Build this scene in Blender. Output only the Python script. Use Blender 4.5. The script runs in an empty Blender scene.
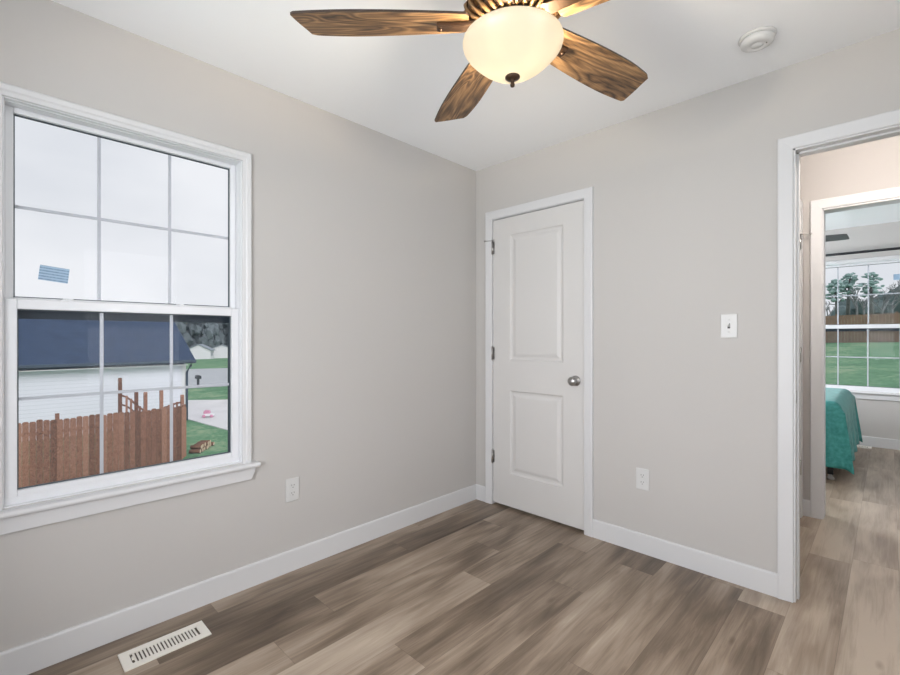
import bpy, bmesh, math, random
from mathutils import Vector, Matrix
random.seed(7)
C = bpy.context.scene.collection
scene = bpy.context.scene
R = math.radians

# ------------------------------------------------------------------ camera, world, sun, large lights, exposure
F_PX = 452.83
YAW = R(44.134)
EYE = Vector((2.213, -2.561, 1.200))
cam = bpy.data.cameras.new('camera')
cam.sensor_width = 36.0
cam.lens = 36.0 * F_PX / 900.0
cam.clip_start = 0.05
cam.clip_end = 1000
co = bpy.data.objects.new('camera', cam)
C.objects.link(co)
co.location = EYE
co.rotation_euler = (R(90), 0, YAW)
scene.camera = co

scene.view_settings.view_transform = 'Standard'
scene.view_settings.look = 'None'
scene.view_settings.gamma = 1
scene.view_settings.use_curve_mapping = False
scene.view_settings.exposure = 0.0

world = bpy.data.worlds.new('overcast_sky')
scene.world = world
world.use_nodes = True
wn, wl = world.node_tree.nodes, world.node_tree.links
wn.clear()
w_out = wn.new('ShaderNodeOutputWorld')
w_bg = wn.new('ShaderNodeBackground')
w_tc = wn.new('ShaderNodeTexCoord')
w_map = wn.new('ShaderNodeMapping')
w_map.inputs['Scale'].default_value = (2.2, 2.2, 6.0)
w_ns = wn.new('ShaderNodeTexNoise')
w_ns.inputs['Scale'].default_value = 1.1
w_ns.inputs['Detail'].default_value = 4
w_ns.inputs['Roughness'].default_value = 0.45
w_rp = wn.new('ShaderNodeValToRGB')
w_rp.color_ramp.elements[0].position = 0.36
w_rp.color_ramp.elements[0].color = (0.78, 0.81, 0.85, 1)
w_rp.color_ramp.elements[1].position = 0.62
w_rp.color_ramp.elements[1].color = (0.92, 0.94, 0.965, 1)
wl.new(w_tc.outputs['Generated'], w_map.inputs['Vector'])
wl.new(w_map.outputs['Vector'], w_ns.inputs['Vector'])
wl.new(w_ns.outputs['Fac'], w_rp.inputs['Fac'])
wl.new(w_rp.outputs['Color'], w_bg.inputs['Color'])
w_bg.inputs['Strength'].default_value = 1.0
wl.new(w_bg.outputs['Background'], w_out.inputs['Surface'])


def light(name, kind, loc, rot, energy, color=(1, 1, 1), **kw):
    l = bpy.data.lights.new(name, kind)
    l.energy = energy
    l.color = color
    for k, v in kw.items():
        setattr(l, k, v)
    o = bpy.data.objects.new(name, l)
    C.objects.link(o)
    o.location = loc
    o.rotation_euler = rot
    return o


# a soft overcast sun, high behind the house so that it never enters the two windows in view
light('overcast_sun', 'SUN', (20, 0, 20), (R(58), 0, R(90)), 2.0, (1, 0.98, 0.95), angle=R(40))
# added fill lamps, each standing outside an invented window that is out of view
light('fill_lamp_rear', 'AREA', (1.50, -3.45, 1.40), (R(107), 0, 0), 92, (0.97, 0.985, 1.0), shape='RECTANGLE', size=1.7, size_y=1.5)
light('fill_lamp_side', 'AREA', (3.30, -1.55, 1.45), (R(110), 0, R(90)), 38, (0.97, 0.985, 1.0), shape='RECTANGLE', size=1.1, size_y=1.5)
light('fill_lamp_far_room', 'AREA', (-1.25, 2.9, 1.45), (R(92), 0, R(-90)), 410, (0.95, 0.97, 1.0), shape='RECTANGLE', size=1.3, size_y=1.4)  # added lamp, brightens the far room through its invented left window

# ------------------------------------------------------------------ materials


def srgb(r, g, b):
    f = lambda c: (c / 255 / 12.92) if c / 255 <= 0.04045 else ((c / 255 + 0.055) / 1.055) ** 2.4
    return (f(r), f(g), f(b), 1)


class NT:
    def __init__(s, name):
        s.m = bpy.data.materials.new(name)
        s.m.use_nodes = True
        s.n = s.m.node_tree.nodes
        s.l = s.m.node_tree.links
        s.b = s.n['Principled BSDF']
        s.out = s.n['Material Output']

    def new(s, t, **kw):
        nd = s.n.new(t)
        for k, v in kw.items():
            setattr(nd, k, v)
        return nd

    def link(s, a, b):
        s.l.new(a, b)

    def math(s, op, a, b=None, c=None, clamp=False):
        nd = s.new('ShaderNodeMath', operation=op)
        nd.use_clamp = clamp
        for i, v in enumerate((a, b, c)):
            if v is None:
                continue
            if isinstance(v, (int, float)):
                nd.inputs[i].default_value = v
            else:
                s.link(v, nd.inputs[i])
        return nd.outputs[0]

    def ramp(s, fac, stops):
        nd = s.new('ShaderNodeValToRGB')
        cr = nd.color_ramp
        while len(cr.elements) < len(stops):
            cr.elements.new(0.5)
        for e, (p, c) in zip(cr.elements, stops):
            e.position = p
            e.color = c
        s.link(fac, nd.inputs['Fac'])
        return nd.outputs['Color']

    def noise(s, vec, scale, detail=3, rough=0.5, dist=0.0):
        nd = s.new('ShaderNodeTexNoise')
        nd.inputs['Scale'].default_value = scale
        nd.inputs['Detail'].default_value = detail
        nd.inputs['Roughness'].default_value = rough
        nd.inputs['Distortion'].default_value = dist
        if vec is not None:
            s.link(vec, nd.inputs['Vector'])
        return nd.outputs['Fac']

    def coord(s, kind='Object', scale=(1, 1, 1)):
        tc = s.new('ShaderNodeTexCoord')
        mp = s.new('ShaderNodeMapping')
        mp.inputs['Scale'].default_value = scale
        s.link(tc.outputs[kind], mp.inputs['Vector'])
        return mp.outputs['Vector']

    def bump(s, h, strength=0.2, dist=0.01):
        nd = s.new('ShaderNodeBump')
        nd.inputs['Strength'].default_value = strength
        nd.inputs['Distance'].default_value = dist
        s.link(h, nd.inputs['Height'])
        s.link(nd.outputs['Normal'], s.b.inputs['Normal'])


def mat(name, col, rough=0.5, metal=0.0, var=0.04, nscale=8.0, bump=0.0, bscale=120.0, spec=0.5):
    t = NT(name)
    v = t.coord('Object')
    f = t.noise(v, nscale, 4)
    lo = tuple(c * (1 - var) for c in col[:3]) + (1,)
    hi = tuple(min(1, c * (1 + var)) for c in col[:3]) + (1,)
    t.link(t.ramp(f, [(0.3, lo), (0.7, hi)]), t.b.inputs['Base Color'])
    t.b.inputs['Roughness'].default_value = rough
    t.b.inputs['Metallic'].default_value = metal
    t.b.inputs['Specular IOR Level'].default_value = spec
    if bump:
        t.bump(t.noise(v, bscale, 2), bump, 0.002)
    return t.m


M = {}
M['wall'] = mat('greige_wall_paint', srgb(193, 190, 187), 0.75, var=0.008, nscale=1.5, bump=0.08, bscale=260, spec=0.2)
M['hall'] = mat('hall_wall_paint', srgb(186, 182, 179), 0.75, var=0.008, nscale=1.5, bump=0.08, bscale=260, spec=0.2)
M['ceiling'] = mat('ceiling_paint', srgb(243, 244, 245), 0.85, var=0.006, nscale=2, bump=0.06, bscale=200, spec=0.15)
M['trim'] = mat('white_trim_paint', srgb(212, 212, 213), 0.38, var=0.006, nscale=3, spec=0.4)
M['door'] = mat('white_door_paint', srgb(208, 206, 204), 0.42, var=0.006, nscale=3, spec=0.4)
M['vinyl'] = mat('white_window_vinyl', srgb(224, 225, 228), 0.35, var=0.005, nscale=3)
M['grid'] = mat('backlit_window_grid', srgb(192, 196, 201), 0.4, var=0.005, nscale=3)  # white vinyl bars greyed in the colour to look backlit
M['gasket'] = mat('dark_window_gasket', srgb(62, 72, 80), 0.5)
M['screenframe'] = mat('dark_screen_frame', srgb(44, 56, 66), 0.5)
M['nickel'] = mat('satin_nickel', (0.42, 0.41, 0.40, 1), 0.3, 1.0, var=0.05)
M['plastic'] = mat('white_wall_plastic', srgb(208, 208, 207), 0.35, var=0.004)
M['slot'] = mat('dark_slot', srgb(70, 68, 66), 0.7)
M['register'] = mat('cream_register_enamel', srgb(232, 228, 220), 0.4, var=0.01)
M['duct'] = mat('dark_duct_metal', srgb(95, 86, 76), 0.6, var=0.2, nscale=40)
M['bronze'] = mat('oil_rubbed_bronze', srgb(98, 68, 40), 0.42, 0.55, var=0.25, nscale=30)
M['bronze_dark'] = mat('dark_bronze', srgb(62, 44, 30), 0.45, 0.55, var=0.2, nscale=30)
M['bronze_light'] = mat('antiqued_bronze_fins', srgb(118, 88, 56), 0.42, 0.5, var=0.3, nscale=35)
M['greyblade'] = mat('grey_fan_blade', srgb(92, 92, 94), 0.5, var=0.08)
M['greymetal'] = mat('grey_fan_metal', srgb(88, 88, 90), 0.4, 0.5)
M['blackmetal'] = mat('black_rod_metal', srgb(48, 48, 52), 0.4, 0.4)
M['mattress'] = mat('white_mattress', srgb(220, 220, 218), 0.8)
M['bedframe'] = mat('black_bed_frame', srgb(24, 24, 26), 0.5)
M['clearplastic'] = mat('pale_caster_plastic', srgb(176, 172, 166), 0.3)
M['rubber'] = mat('white_rubber', srgb(225, 225, 222), 0.6)
# outdoors
M['roof'] = mat('blue_grey_shingle_roof', srgb(64, 78, 102), 0.9, var=0.14, nscale=2.5, spec=0.1)
M['gutter'] = mat('dark_gutter', srgb(76, 88, 104), 0.5)
M['farwhite'] = mat('far_white_siding', srgb(226, 224, 230), 0.8)
M['farroof'] = mat('far_grey_roof', srgb(140, 148, 158), 0.9)
M['concrete'] = mat('pale_concrete_drive', srgb(222, 221, 222), 0.9, var=0.06, nscale=0.8, spec=0.1)
M['asphalt'] = mat('grey_road', srgb(182, 186, 190), 0.9, var=0.05, nscale=0.3, spec=0.1)
M['fence2'] = mat('weathered_board_fence', srgb(140, 116, 100), 0.85, var=0.18, nscale=3)
M['bark'] = mat('tree_bark', srgb(112, 112, 114), 0.9, var=0.2, nscale=2)
M['barepale'] = mat('bare_winter_branches', srgb(132, 134, 138), 0.9, var=0.1, nscale=1)
M['needles'] = mat('fogged_pine_needles', srgb(156, 180, 178), 0.9, var=0.25, nscale=1.2, spec=0.1)  # needle green paled in the colour to stand in for fog
M['hillwood'] = mat('dense_grey_green_woods', srgb(100, 114, 116), 0.95, var=0.2, nscale=0.25, spec=0.05)
M['greywood'] = mat('grey_winter_woods', srgb(112, 120, 126), 0.95, var=0.15, nscale=0.2, spec=0.05)
M['logbark'] = mat('log_bark', srgb(120, 88, 72), 0.9, var=0.3, nscale=14)
M['logend'] = mat('cut_log_end', srgb(206, 184, 160), 0.85, var=0.12, nscale=20)
M['pink'] = mat('pink_plastic', srgb(212, 150, 176), 0.45)
M['toywhite'] = mat('white_toy_plastic', srgb(232, 232, 236), 0.45)
M['mailbox'] = mat('dark_mailbox', srgb(66, 68, 74), 0.5)
M['soil'] = mat('soil', srgb(110, 96, 82), 0.95)


def m_wood(name, dark, mid, light_, gx=3.0, gy=42.0, rv=0.0):
    t = NT(name)
    tc = t.new('ShaderNodeTexCoord')
    oi = t.new('ShaderNodeObjectInfo')
    add = t.new('ShaderNodeVectorMath', operation='ADD')
    comb = t.new('ShaderNodeCombineXYZ')
    t.link(t.math('MULTIPLY', oi.outputs['Random'], 7.0), comb.inputs[0])
    t.link(t.math('MULTIPLY', oi.outputs['Random'], 3.1), comb.inputs[1])
    t.link(tc.outputs['Object'], add.inputs[0])
    t.link(comb.outputs[0], add.inputs[1])
    mp = t.new('ShaderNodeMapping')
    mp.inputs['Scale'].default_value = (gx, gy, gy)
    t.link(add.outputs[0], mp.inputs['Vector'])
    fine = t.noise(mp.outputs['Vector'], 3.2, 5, 0.6)
    mp2 = t.new('ShaderNodeMapping')
    mp2.inputs['Scale'].default_value = (2.6, 12, 12)
    t.link(add.outputs[0], mp2.inputs['Vector'])
    broad = t.noise(mp2.outputs['Vector'], 1.0, 2, 0.5, 0.7)
    rings = t.math('FRACT', t.math('MULTIPLY', broad, 9.0))
    tri = t.math('ABSOLUTE', t.math('SUBTRACT', rings, 0.5))
    f = t.math('ADD', t.math('MULTIPLY', t.math('SUBTRACT', oi.outputs['Random'], 0.5), rv), t.math('ADD', t.math('MULTIPLY', fine, 0.62), t.math('ADD', t.math('MULTIPLY', tri, 0.55), t.math('MULTIPLY', broad, 0.25))))
    t.link(t.ramp(f, [(0.36, dark), (0.55, mid), (0.78, light_)]), t.b.inputs['Base Color'])
    t.b.inputs['Roughness'].default_value = 0.45
    t.bump(fine, 0.1, 0.002)
    return t.m


M['blade'] = m_wood('walnut_fan_blade', srgb(58, 42, 27), srgb(118, 88, 58), srgb(172, 134, 92))
M['bladeedge'] = mat('dark_blade_edge', srgb(48, 34, 24), 0.5)
M['cedar'] = m_wood('reddish_cedar_pickets', srgb(92, 66, 56), srgb(142, 96, 80), srgb(176, 132, 114), 1.2, 14.0, 0.30)


def m_floor():
    t = NT('vinyl_plank_floor')
    uv = t.new('ShaderNodeUVMap', uv_map='plank')
    sep = t.new('ShaderNodeSeparateXYZ')
    t.link(uv.outputs['UV'], sep.inputs[0])
    u, v = sep.outputs[0], sep.outputs[1]
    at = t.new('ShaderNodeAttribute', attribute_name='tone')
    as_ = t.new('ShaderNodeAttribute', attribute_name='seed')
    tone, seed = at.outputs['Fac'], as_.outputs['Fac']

    def vec(su, sv, off):
        c = t.new('ShaderNodeCombineXYZ')
        t.link(t.math('MULTIPLY', u, su), c.inputs[0])
        t.link(t.math('MULTIPLY', v, sv), c.inputs[1])
        t.link(t.math('MULTIPLY', seed, off), c.inputs[2])
        return c.outputs[0]

    blotch = t.noise(vec(7.5, 1.6, 53.0), 1.0, 2, 0.5, 0.4)
    grain = t.noise(vec(34.0, 2.2, 91.0), 1.0, 5, 0.65, 0.9)
    fine = t.noise(vec(190.0, 5.0, 37.0), 1.0, 3, 0.6)
    s1 = t.math('MULTIPLY', t.math('SUBTRACT', blotch, 0.5), 1.25)
    s2 = t.math('MULTIPLY', t.math('SUBTRACT', grain, 0.5), 0.75)
    s3 = t.math('MULTIPLY', t.math('SUBTRACT', fine, 0.5), 0.22)
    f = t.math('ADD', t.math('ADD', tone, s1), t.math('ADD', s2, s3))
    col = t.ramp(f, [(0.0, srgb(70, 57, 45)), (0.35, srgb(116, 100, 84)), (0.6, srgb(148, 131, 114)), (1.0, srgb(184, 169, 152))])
    # small knots
    vo = t.new('ShaderNodeTexVoronoi')
    vo.inputs['Scale'].default_value = 1.0
    t.link(vec(7.0, 2.6, 29.0), vo.inputs['Vector'])
    knot = t.math('SUBTRACT', 1.0, t.math('MULTIPLY', vo.outputs['Distance'], 9.0), clamp=True)
    mx = t.new('ShaderNodeMixRGB', blend_type='MULTIPLY')
    t.link(t.math('MULTIPLY', knot, 0.55), mx.inputs[0])
    t.link(col, mx.inputs[1])
    mx.inputs[2].default_value = srgb(140, 112, 88)
    # joints between planks
    du = t.math('MINIMUM', u, t.math('SUBTRACT', 0.178, u))
    dv = t.math('MINIMUM', v, t.math('SUBTRACT', 1.22, v))
    edge = t.math('MINIMUM', du, dv)
    joint = t.math('SUBTRACT', 1.0, t.math('MULTIPLY', edge, 700.0), clamp=True)
    mj = t.new('ShaderNodeMixRGB', blend_type='MULTIPLY')
    t.link(t.math('MULTIPLY', joint, 0.55), mj.inputs[0])
    t.link(mx.outputs[0], mj.inputs[1])
    mj.inputs[2].default_value = srgb(120, 100, 82)
    t.link(mj.outputs[0], t.b.inputs['Base Color'])
    t.b.inputs['Roughness'].default_value = 0.36
    t.b.inputs['Specular IOR Level'].default_value = 0.5
    t.bump(grain, 0.05, 0.001)
    return t.m


M['floor'] = m_floor()


def m_glass():
    t = NT('window_glass')
    t.n.remove(t.b)
    tr = t.new('ShaderNodeBsdfTransparent')
    tr.inputs['Color'].default_value = (0.97, 0.97, 0.98, 1)
    gl = t.new('ShaderNodeBsdfGlossy')
    gl.inputs['Roughness'].default_value = 0.02
    mx = t.new('ShaderNodeMixShader')
    mx.inputs[0].default_value = 0.003
    t.link(tr.outputs[0], mx.inputs[1])
    t.link(gl.outputs[0], mx.inputs[2])
    t.link(mx.outputs[0], t.out.inputs['Surface'])
    return t.m


def m_screen():
    t = NT('insect_screen_mesh')
    t.b.inputs['Base Color'].default_value = srgb(96, 106, 116)
    t.b.inputs['Roughness'].default_value = 0.8
    tr = t.new('ShaderNodeBsdfTransparent')
    mx = t.new('ShaderNodeMixShader')
    mx.inputs[0].default_value = 0.16
    t.link(tr.outputs[0], mx.inputs[1])
    t.link(t.b.outputs[0], mx.inputs[2])
    t.link(mx.outputs[0], t.out.inputs['Surface'])
    return t.m


M['glass'] = m_glass()
M['screen'] = m_screen()


def m_bowl():
    t = NT('frosted_alabaster_glass')
    t.n.remove(t.b)
    tl = t.new('ShaderNodeBsdfTranslucent')
    tl.inputs['Color'].default_value = (0.29, 0.275, 0.25, 1)
    df = t.new('ShaderNodeBsdfDiffuse')
    df.inputs['Color'].default_value = (0.60, 0.55, 0.46, 1)
    gl = t.new('ShaderNodeBsdfGlossy')
    gl.inputs['Roughness'].default_value = 0.25
    em = t.new('ShaderNodeEmission')
    n = t.noise(t.coord('Object'), 7, 3, 0.5, 0.6)
    t.link(t.ramp(n, [(0.3, (1.0, 0.80, 0.52, 1)), (0.7, (1.0, 0.88, 0.66, 1))]), em.inputs['Color'])
    em.inputs['Strength'].default_value = 0.3
    m1 = t.new('ShaderNodeMixShader')
    m1.inputs[0].default_value = 0.6
    m2 = t.new('ShaderNodeMixShader')
    m2.inputs[0].default_value = 0.04
    ad = t.new('ShaderNodeAddShader')
    t.link(df.outputs[0], m1.inputs[1])
    t.link(tl.outputs[0], m1.inputs[2])
    t.link(m1.outputs[0], m2.inputs[1])
    t.link(gl.outputs[0], m2.inputs[2])
    t.link(m2.outputs[0], ad.inputs[0])
    t.link(em.outputs[0], ad.inputs[1])
    t.link(ad.outputs[0], t.out.inputs['Surface'])
    return t.m


M['bowl'] = m_bowl()


def m_grass():
    t = NT('lawn_grass')
    v = t.coord('Object')
    a = t.noise(v, 0.45, 5, 0.6)
    b = t.noise(v, 6.0, 3, 0.6)
    f = t.math('ADD', t.math('MULTIPLY', a, 0.6), t.math('MULTIPLY', b, 0.4))
    t.link(t.ramp(f, [(0.36, srgb(84, 120, 92)), (0.5, srgb(104, 146, 112)), (0.62, srgb(150, 170, 138))]), t.b.inputs['Base Color'])
    t.b.inputs['Roughness'].default_value = 0.95
    t.b.inputs['Specular IOR Level'].default_value = 0.1
    return t.m


M['grass'] = m_grass()


def m_siding():
    t = NT('white_lap_siding')
    tc = t.new('ShaderNodeTexCoord')
    sep = t.new('ShaderNodeSeparateXYZ')
    t.link(tc.outputs['Object'], sep.inputs[0])
    fr = t.math('FRACT', t.math('MULTIPLY', sep.outputs[2], 7.0))
    t.link(t.ramp(fr, [(0.0, srgb(196, 200, 214)), (0.12, srgb(234, 234, 246)), (1.0, srgb(236, 236, 248))]), t.b.inputs['Base Color'])
    t.b.inputs['Roughness'].default_value = 0.7
    t.bump(fr, 0.5, 0.02)
    return t.m


M['siding'] = m_siding()


def m_quilt():
    t = NT('teal_quilt')
    v = t.coord('Object')
    n = t.noise(v, 30, 3)
    vo = t.new('ShaderNodeTexVoronoi')
    vo.inputs['Scale'].default_value = 18
    t.link(v, vo.inputs['Vector'])
    t.link(t.ramp(n, [(0.3, srgb(38, 122, 118)), (0.7, srgb(68, 152, 148))]), t.b.inputs['Base Color'])
    t.b.inputs['Roughness'].default_value = 0.7
    t.b.inputs['Sheen Weight'].default_value = 0.15
    t.b.inputs['Sheen Roughness'].default_value = 0.4
    t.bump(vo.outputs['Distance'], 0.5, 0.01)
    return t.m


M['quilt'] = m_quilt()


def m_sticker():
    t = NT('blue_printed_sticker')
    tc = t.new('ShaderNodeTexCoord')
    sep = t.new('ShaderNodeSeparateXYZ')
    t.link(tc.outputs['Object'], sep.inputs[0])
    g1 = t.math('FRACT', t.math('MULTIPLY', sep.outputs[2], 95.0))
    n = t.noise(t.coord('Object', (1, 160, 60)), 1.0, 2)
    f = t.math('MULTIPLY', t.math('GREATER_THAN', g1, 0.55), n)
    t.link(t.ramp(f, [(0.0, srgb(158, 184, 208)), (0.6, srgb(112, 138, 164))]), t.b.inputs['Base Color'])
    t.b.inputs['Roughness'].default_value = 0.5
    return t.m


M['sticker'] = m_sticker()

# ------------------------------------------------------------------ mesh helpers


def bm_box(bm, x0, x1, y0, y1, z0, z1, mi=0):
    vs = [bm.verts.new(p) for p in ((x0, y0, z0), (x1, y0, z0), (x1, y1, z0), (x0, y1, z0), (x0, y0, z1), (x1, y0, z1), (x1, y1, z1), (x0, y1, z1))]
    for f in ((0, 3, 2, 1), (4, 5, 6, 7), (0, 1, 5, 4), (1, 2, 6, 5), (2, 3, 7, 6), (3, 0, 4, 7)):
        bm.faces.new([vs[i] for i in f]).material_index = mi
    return vs


def bm_tube(bm, pts, radii, n=8, caps=True, mi=0):
    pts = [Vector(p) for p in pts]
    if isinstance(radii, (int, float)):
        radii = [radii] * len(pts)
    rings = []
    for i, p in enumerate(pts):
        d = (pts[min(i + 1, len(pts) - 1)] - pts[max(i - 1, 0)]).normalized()
        a = Vector((0, 0, 1)) if abs(d.z) < 0.9 else Vector((1, 0, 0))
        s = d.cross(a).normalized()
        t = s.cross(d).normalized()
        rings.append([bm.verts.new(p + (s * math.cos(2 * math.pi * k / n) + t * math.sin(2 * math.pi * k / n)) * radii[i]) for k in range(n)])
    for a, b in zip(rings, rings[1:]):
        for k in range(n):
            f = bm.faces.new((a[k], a[(k + 1) % n], b[(k + 1) % n], b[k]))
            f.smooth = True
            f.material_index = mi
    if caps:
        bm.faces.new(rings[0][::-1]).material_index = mi
        bm.faces.new(rings[-1]).material_index = mi


def bm_lathe(bm, prof, n=48, origin=(0, 0, 0), axis='z', mi=0):
    ox, oy, oz = origin
    rings = []
    for r, h in prof:
        if r < 1e-6:
            p = {'z': (ox, oy, oz + h), 'y': (ox, oy + h, oz), 'x': (ox + h, oy, oz)}[axis]
            rings.append([bm.verts.new(p)])
            continue
        ring = []
        for k in range(n):
            a = 2 * math.pi * k / n
            c, s = r * math.cos(a), r * math.sin(a)
            p = {'z': (ox + c, oy + s, oz + h), 'y': (ox + c, oy + h, oz + s), 'x': (ox + h, oy + c, oz + s)}[axis]
            ring.append(bm.verts.new(p))
        rings.append(ring)
    for a, b in zip(rings, rings[1:]):
        for k in range(n):
            k2 = (k + 1) % n
            if len(a) == 1 and len(b) == 1:
                continue
            if len(a) == 1:
                f = bm.faces.new((a[0], b[k2], b[k]))
            elif len(b) == 1:
                f = bm.faces.new((a[k], a[k2], b[0]))
            else:
                f = bm.faces.new((a[k], a[k2], b[k2], b[k]))
            f.smooth = True
            f.material_index = mi


def bm_prism(bm, poly, lo, hi, axis='y', mi=0):
    def P(a, b, h):
        return {'x': (h, a, b), 'y': (a, h, b), 'z': (a, b, h)}[axis]
    A = [bm.verts.new(P(a, b, lo)) for a, b in poly]
    B = [bm.verts.new(P(a, b, hi)) for a, b in poly]
    n = len(poly)
    bm.faces.new(A).material_index = mi
    bm.faces.new(B[::-1]).material_index = mi
    for i in range(n):
        bm.faces.new((A[i], B[i], B[(i + 1) % n], A[(i + 1) % n])).material_index = mi


def bm_blob(bm, c, r, sub=2, jit=0.18, squash=(1, 1, 1), rnd=random):
    res = bmesh.ops.create_icosphere(bm, subdivisions=sub, radius=1.0)
    for v in res['verts']:
        k = 1 + rnd.uniform(-jit, jit)
        v.co = Vector((c[0] + v.co.x * r * squash[0] * k, c[1] + v.co.y * r * squash[1] * k, c[2] + v.co.z * r * squash[2] * k))


def obj(name, bm, m, parent=None, bevel=0.0, seg=2, loc=None, fix=True):
    if fix:
        bmesh.ops.recalc_face_normals(bm, faces=bm.faces)
    me = bpy.data.meshes.new(name)
    bm.to_mesh(me)
    bm.free()
    for x in (m if isinstance(m, (list, tuple)) else [m]):
        me.materials.append(x)
    o = bpy.data.objects.new(name, me)
    C.objects.link(o)
    if loc is not None:
        o.location = loc
    if parent is not None:
        o.parent = parent
    if bevel:
        b = o.modifiers.new('bevel', 'BEVEL')
        b.width = bevel
        b.segments = seg
        b.limit_method = 'ANGLE'
        b.angle_limit = R(40)
    return o


def tag(o, label=None, cat=None, group=None, kind=None):
    if label:
        o['label'] = label
    if cat:
        o['category'] = cat
    if group:
        o['group'] = group
    if kind:
        o['kind'] = kind
    return o


def empty(name, loc=(0, 0, 0), rz=0.0):
    o = bpy.data.objects.new(name, None)
    C.objects.link(o)
    o.location = loc
    o.rotation_euler = (0, 0, rz)
    o.empty_display_size = 0.05
    return o


def copy_tree(o, parent=None):
    c = o.copy()
    C.objects.link(c)
    if parent is not None:
        c.parent = parent
    for ch in list(o.children):
        copy_tree(ch, c)
    return c


def boxes(*bs):
    bm = bmesh.new()
    for b in bs:
        bm_box(bm, *b)
    return bm


def struct(name, bm, m, label, cat, parent=None, bevel=0.0):
    o = obj(name, bm, m, parent, bevel)
    return tag(o, label, cat, kind='structure')


# ------------------------------------------------------------------ the shell: floor, ceiling, walls
H = 2.44
X1, Y0 = 2.80, -2.95          # bedroom: x 0..X1, y Y0..0
HY0, HY1 = 0.115, 1.30        # hall
RY0, RY1 = 1.42, 4.25         # far room
RX0, RX1 = -0.6, 3.45
HX0, HX1 = 1.780, 5.2


def build_floor():
    bm = bmesh.new()
    uvl = bm.loops.layers.uv.new('plank')
    ft = bm.faces.layers.float.new('tone')
    fs = bm.faces.layers.float.new('seed')
    ends = {3: -0.842, 4: -1.44, 2: -1.763, 1: -0.272, 0: -0.89, 9: -0.16, 10: -0.58, 5: -0.60, 6: -0.21, 7: -1.05, 8: -0.045, 11: -0.5, 12: 0.2}
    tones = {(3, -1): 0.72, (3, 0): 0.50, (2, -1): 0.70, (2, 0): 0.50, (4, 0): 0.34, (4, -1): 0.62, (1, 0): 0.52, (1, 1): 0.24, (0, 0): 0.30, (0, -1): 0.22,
             (9, 0): 0.74, (9, -1): 0.46, (10, 0): 0.64, (10, -1): 0.60, (10, 1): 0.90, (10, 2): 0.72, (9, 1): 0.74, (11, 1): 0.78, (12, 0): 0.88, (12, -1): 0.74, (12, 1): 0.74, (13, 0): 0.74, (13, 1): 0.7, (9, 2): 0.7, (9, 3): 0.66, (10, 3): 0.7, (11, 2): 0.7, (11, 3): 0.66, (12, 2): 0.66, (8, -1): 0.44, (6, 0): 0.34, (6, -1): 0.52, (7, 0): 0.46, (7, -1): 0.5,  # hall rows lightened in colour to stand for window glare, besides real light planks
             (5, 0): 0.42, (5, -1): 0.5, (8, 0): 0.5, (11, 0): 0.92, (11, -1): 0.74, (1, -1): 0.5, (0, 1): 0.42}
    rnd = random.Random(3)
    L, W = 1.22, 0.178
    xa, xb, ya, yb = -0.75, 5.35, -3.1, 4.45
    r0 = -6
    for r in range(r0, 32):
        x0 = 0.112 + W * r
        x1 = x0 + W
        if x1 < xa or x0 > xb:
            continue
        e = ends.get(r, rnd.uniform(-1, 0.2))
        for k in range(-4, 6):
            y0 = e + (k) * L
            y1 = y0 + L
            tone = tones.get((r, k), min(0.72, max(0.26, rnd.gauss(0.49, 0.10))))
            seed = rnd.random()
            cx0, cx1, cy0, cy1 = max(x0, xa), min(x1, xb), max(y0, ya), min(y1, yb)
            if cx1 <= cx0 or cy1 <= cy0:
                continue
            ps = [(cx0, cy0), (cx1, cy0), (cx1, cy1), (cx0, cy1)]
            f = bm.faces.new([bm.verts.new((p[0], p[1], 0)) for p in ps])
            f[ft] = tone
            f[fs] = seed
            for lp, p in zip(f.loops, ps):
                lp[uvl].uv = (p[0] - x0, p[1] - y0)
    bmesh.ops.remove_doubles(bm, verts=bm.verts, dist=1e-5)
    # the slab beneath
    vs = [bm.verts.new(p) for p in ((xa, ya, -0.2), (xb, ya, -0.2), (xb, yb, -0.2), (xa, yb, -0.2))]
    bm.faces.new(vs[::-1])
    o = obj('floor', bm, M['floor'], fix=False)
    return tag(o, 'grey brown wood-look plank floor running through the rooms', 'floor', kind='structure')


build_floor()
struct('ceiling', boxes((-0.75, 5.35, -3.15, 4.5, H, H + 0.25)), M['ceiling'], 'flat white painted ceiling above the rooms', 'ceiling')


def wall_x(name, x0, x1, y0, y1, holes, m, label):
    """wall whose faces look along x; holes are (ya, yb, za, zb)"""
    bm = bmesh.new()
    cuts = sorted(holes)
    y = y0
    for ya, yb, za, zb in cuts:
        bm_box(bm, x0, x1, y, ya, -0.1, H)
        if za > 0:
            bm_box(bm, x0, x1, ya, yb, -0.1, za)
        bm_box(bm, x0, x1, ya, yb, zb, H)
        y = yb
    bm_box(bm, x0, x1, y, y1, -0.1, H)
    return struct(name, bm, m, label, 'wall')


def wall_y(name, y0, y1, x0, x1, holes, m, label):
    bm = bmesh.new()
    x = x0
    for xa, xb, za, zb in sorted(holes):
        bm_box(bm, x, xa, y0, y1, -0.1, H)
        if za > 0:
            bm_box(bm, xa, xb, y0, y1, -0.1, za)
        bm_box(bm, xa, xb, y0, y1, zb, H)
        x = xb
    bm_box(bm, x, x1, y0, y1, -0.1, H)
    return struct(name, bm, m, label, 'wall')


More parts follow.
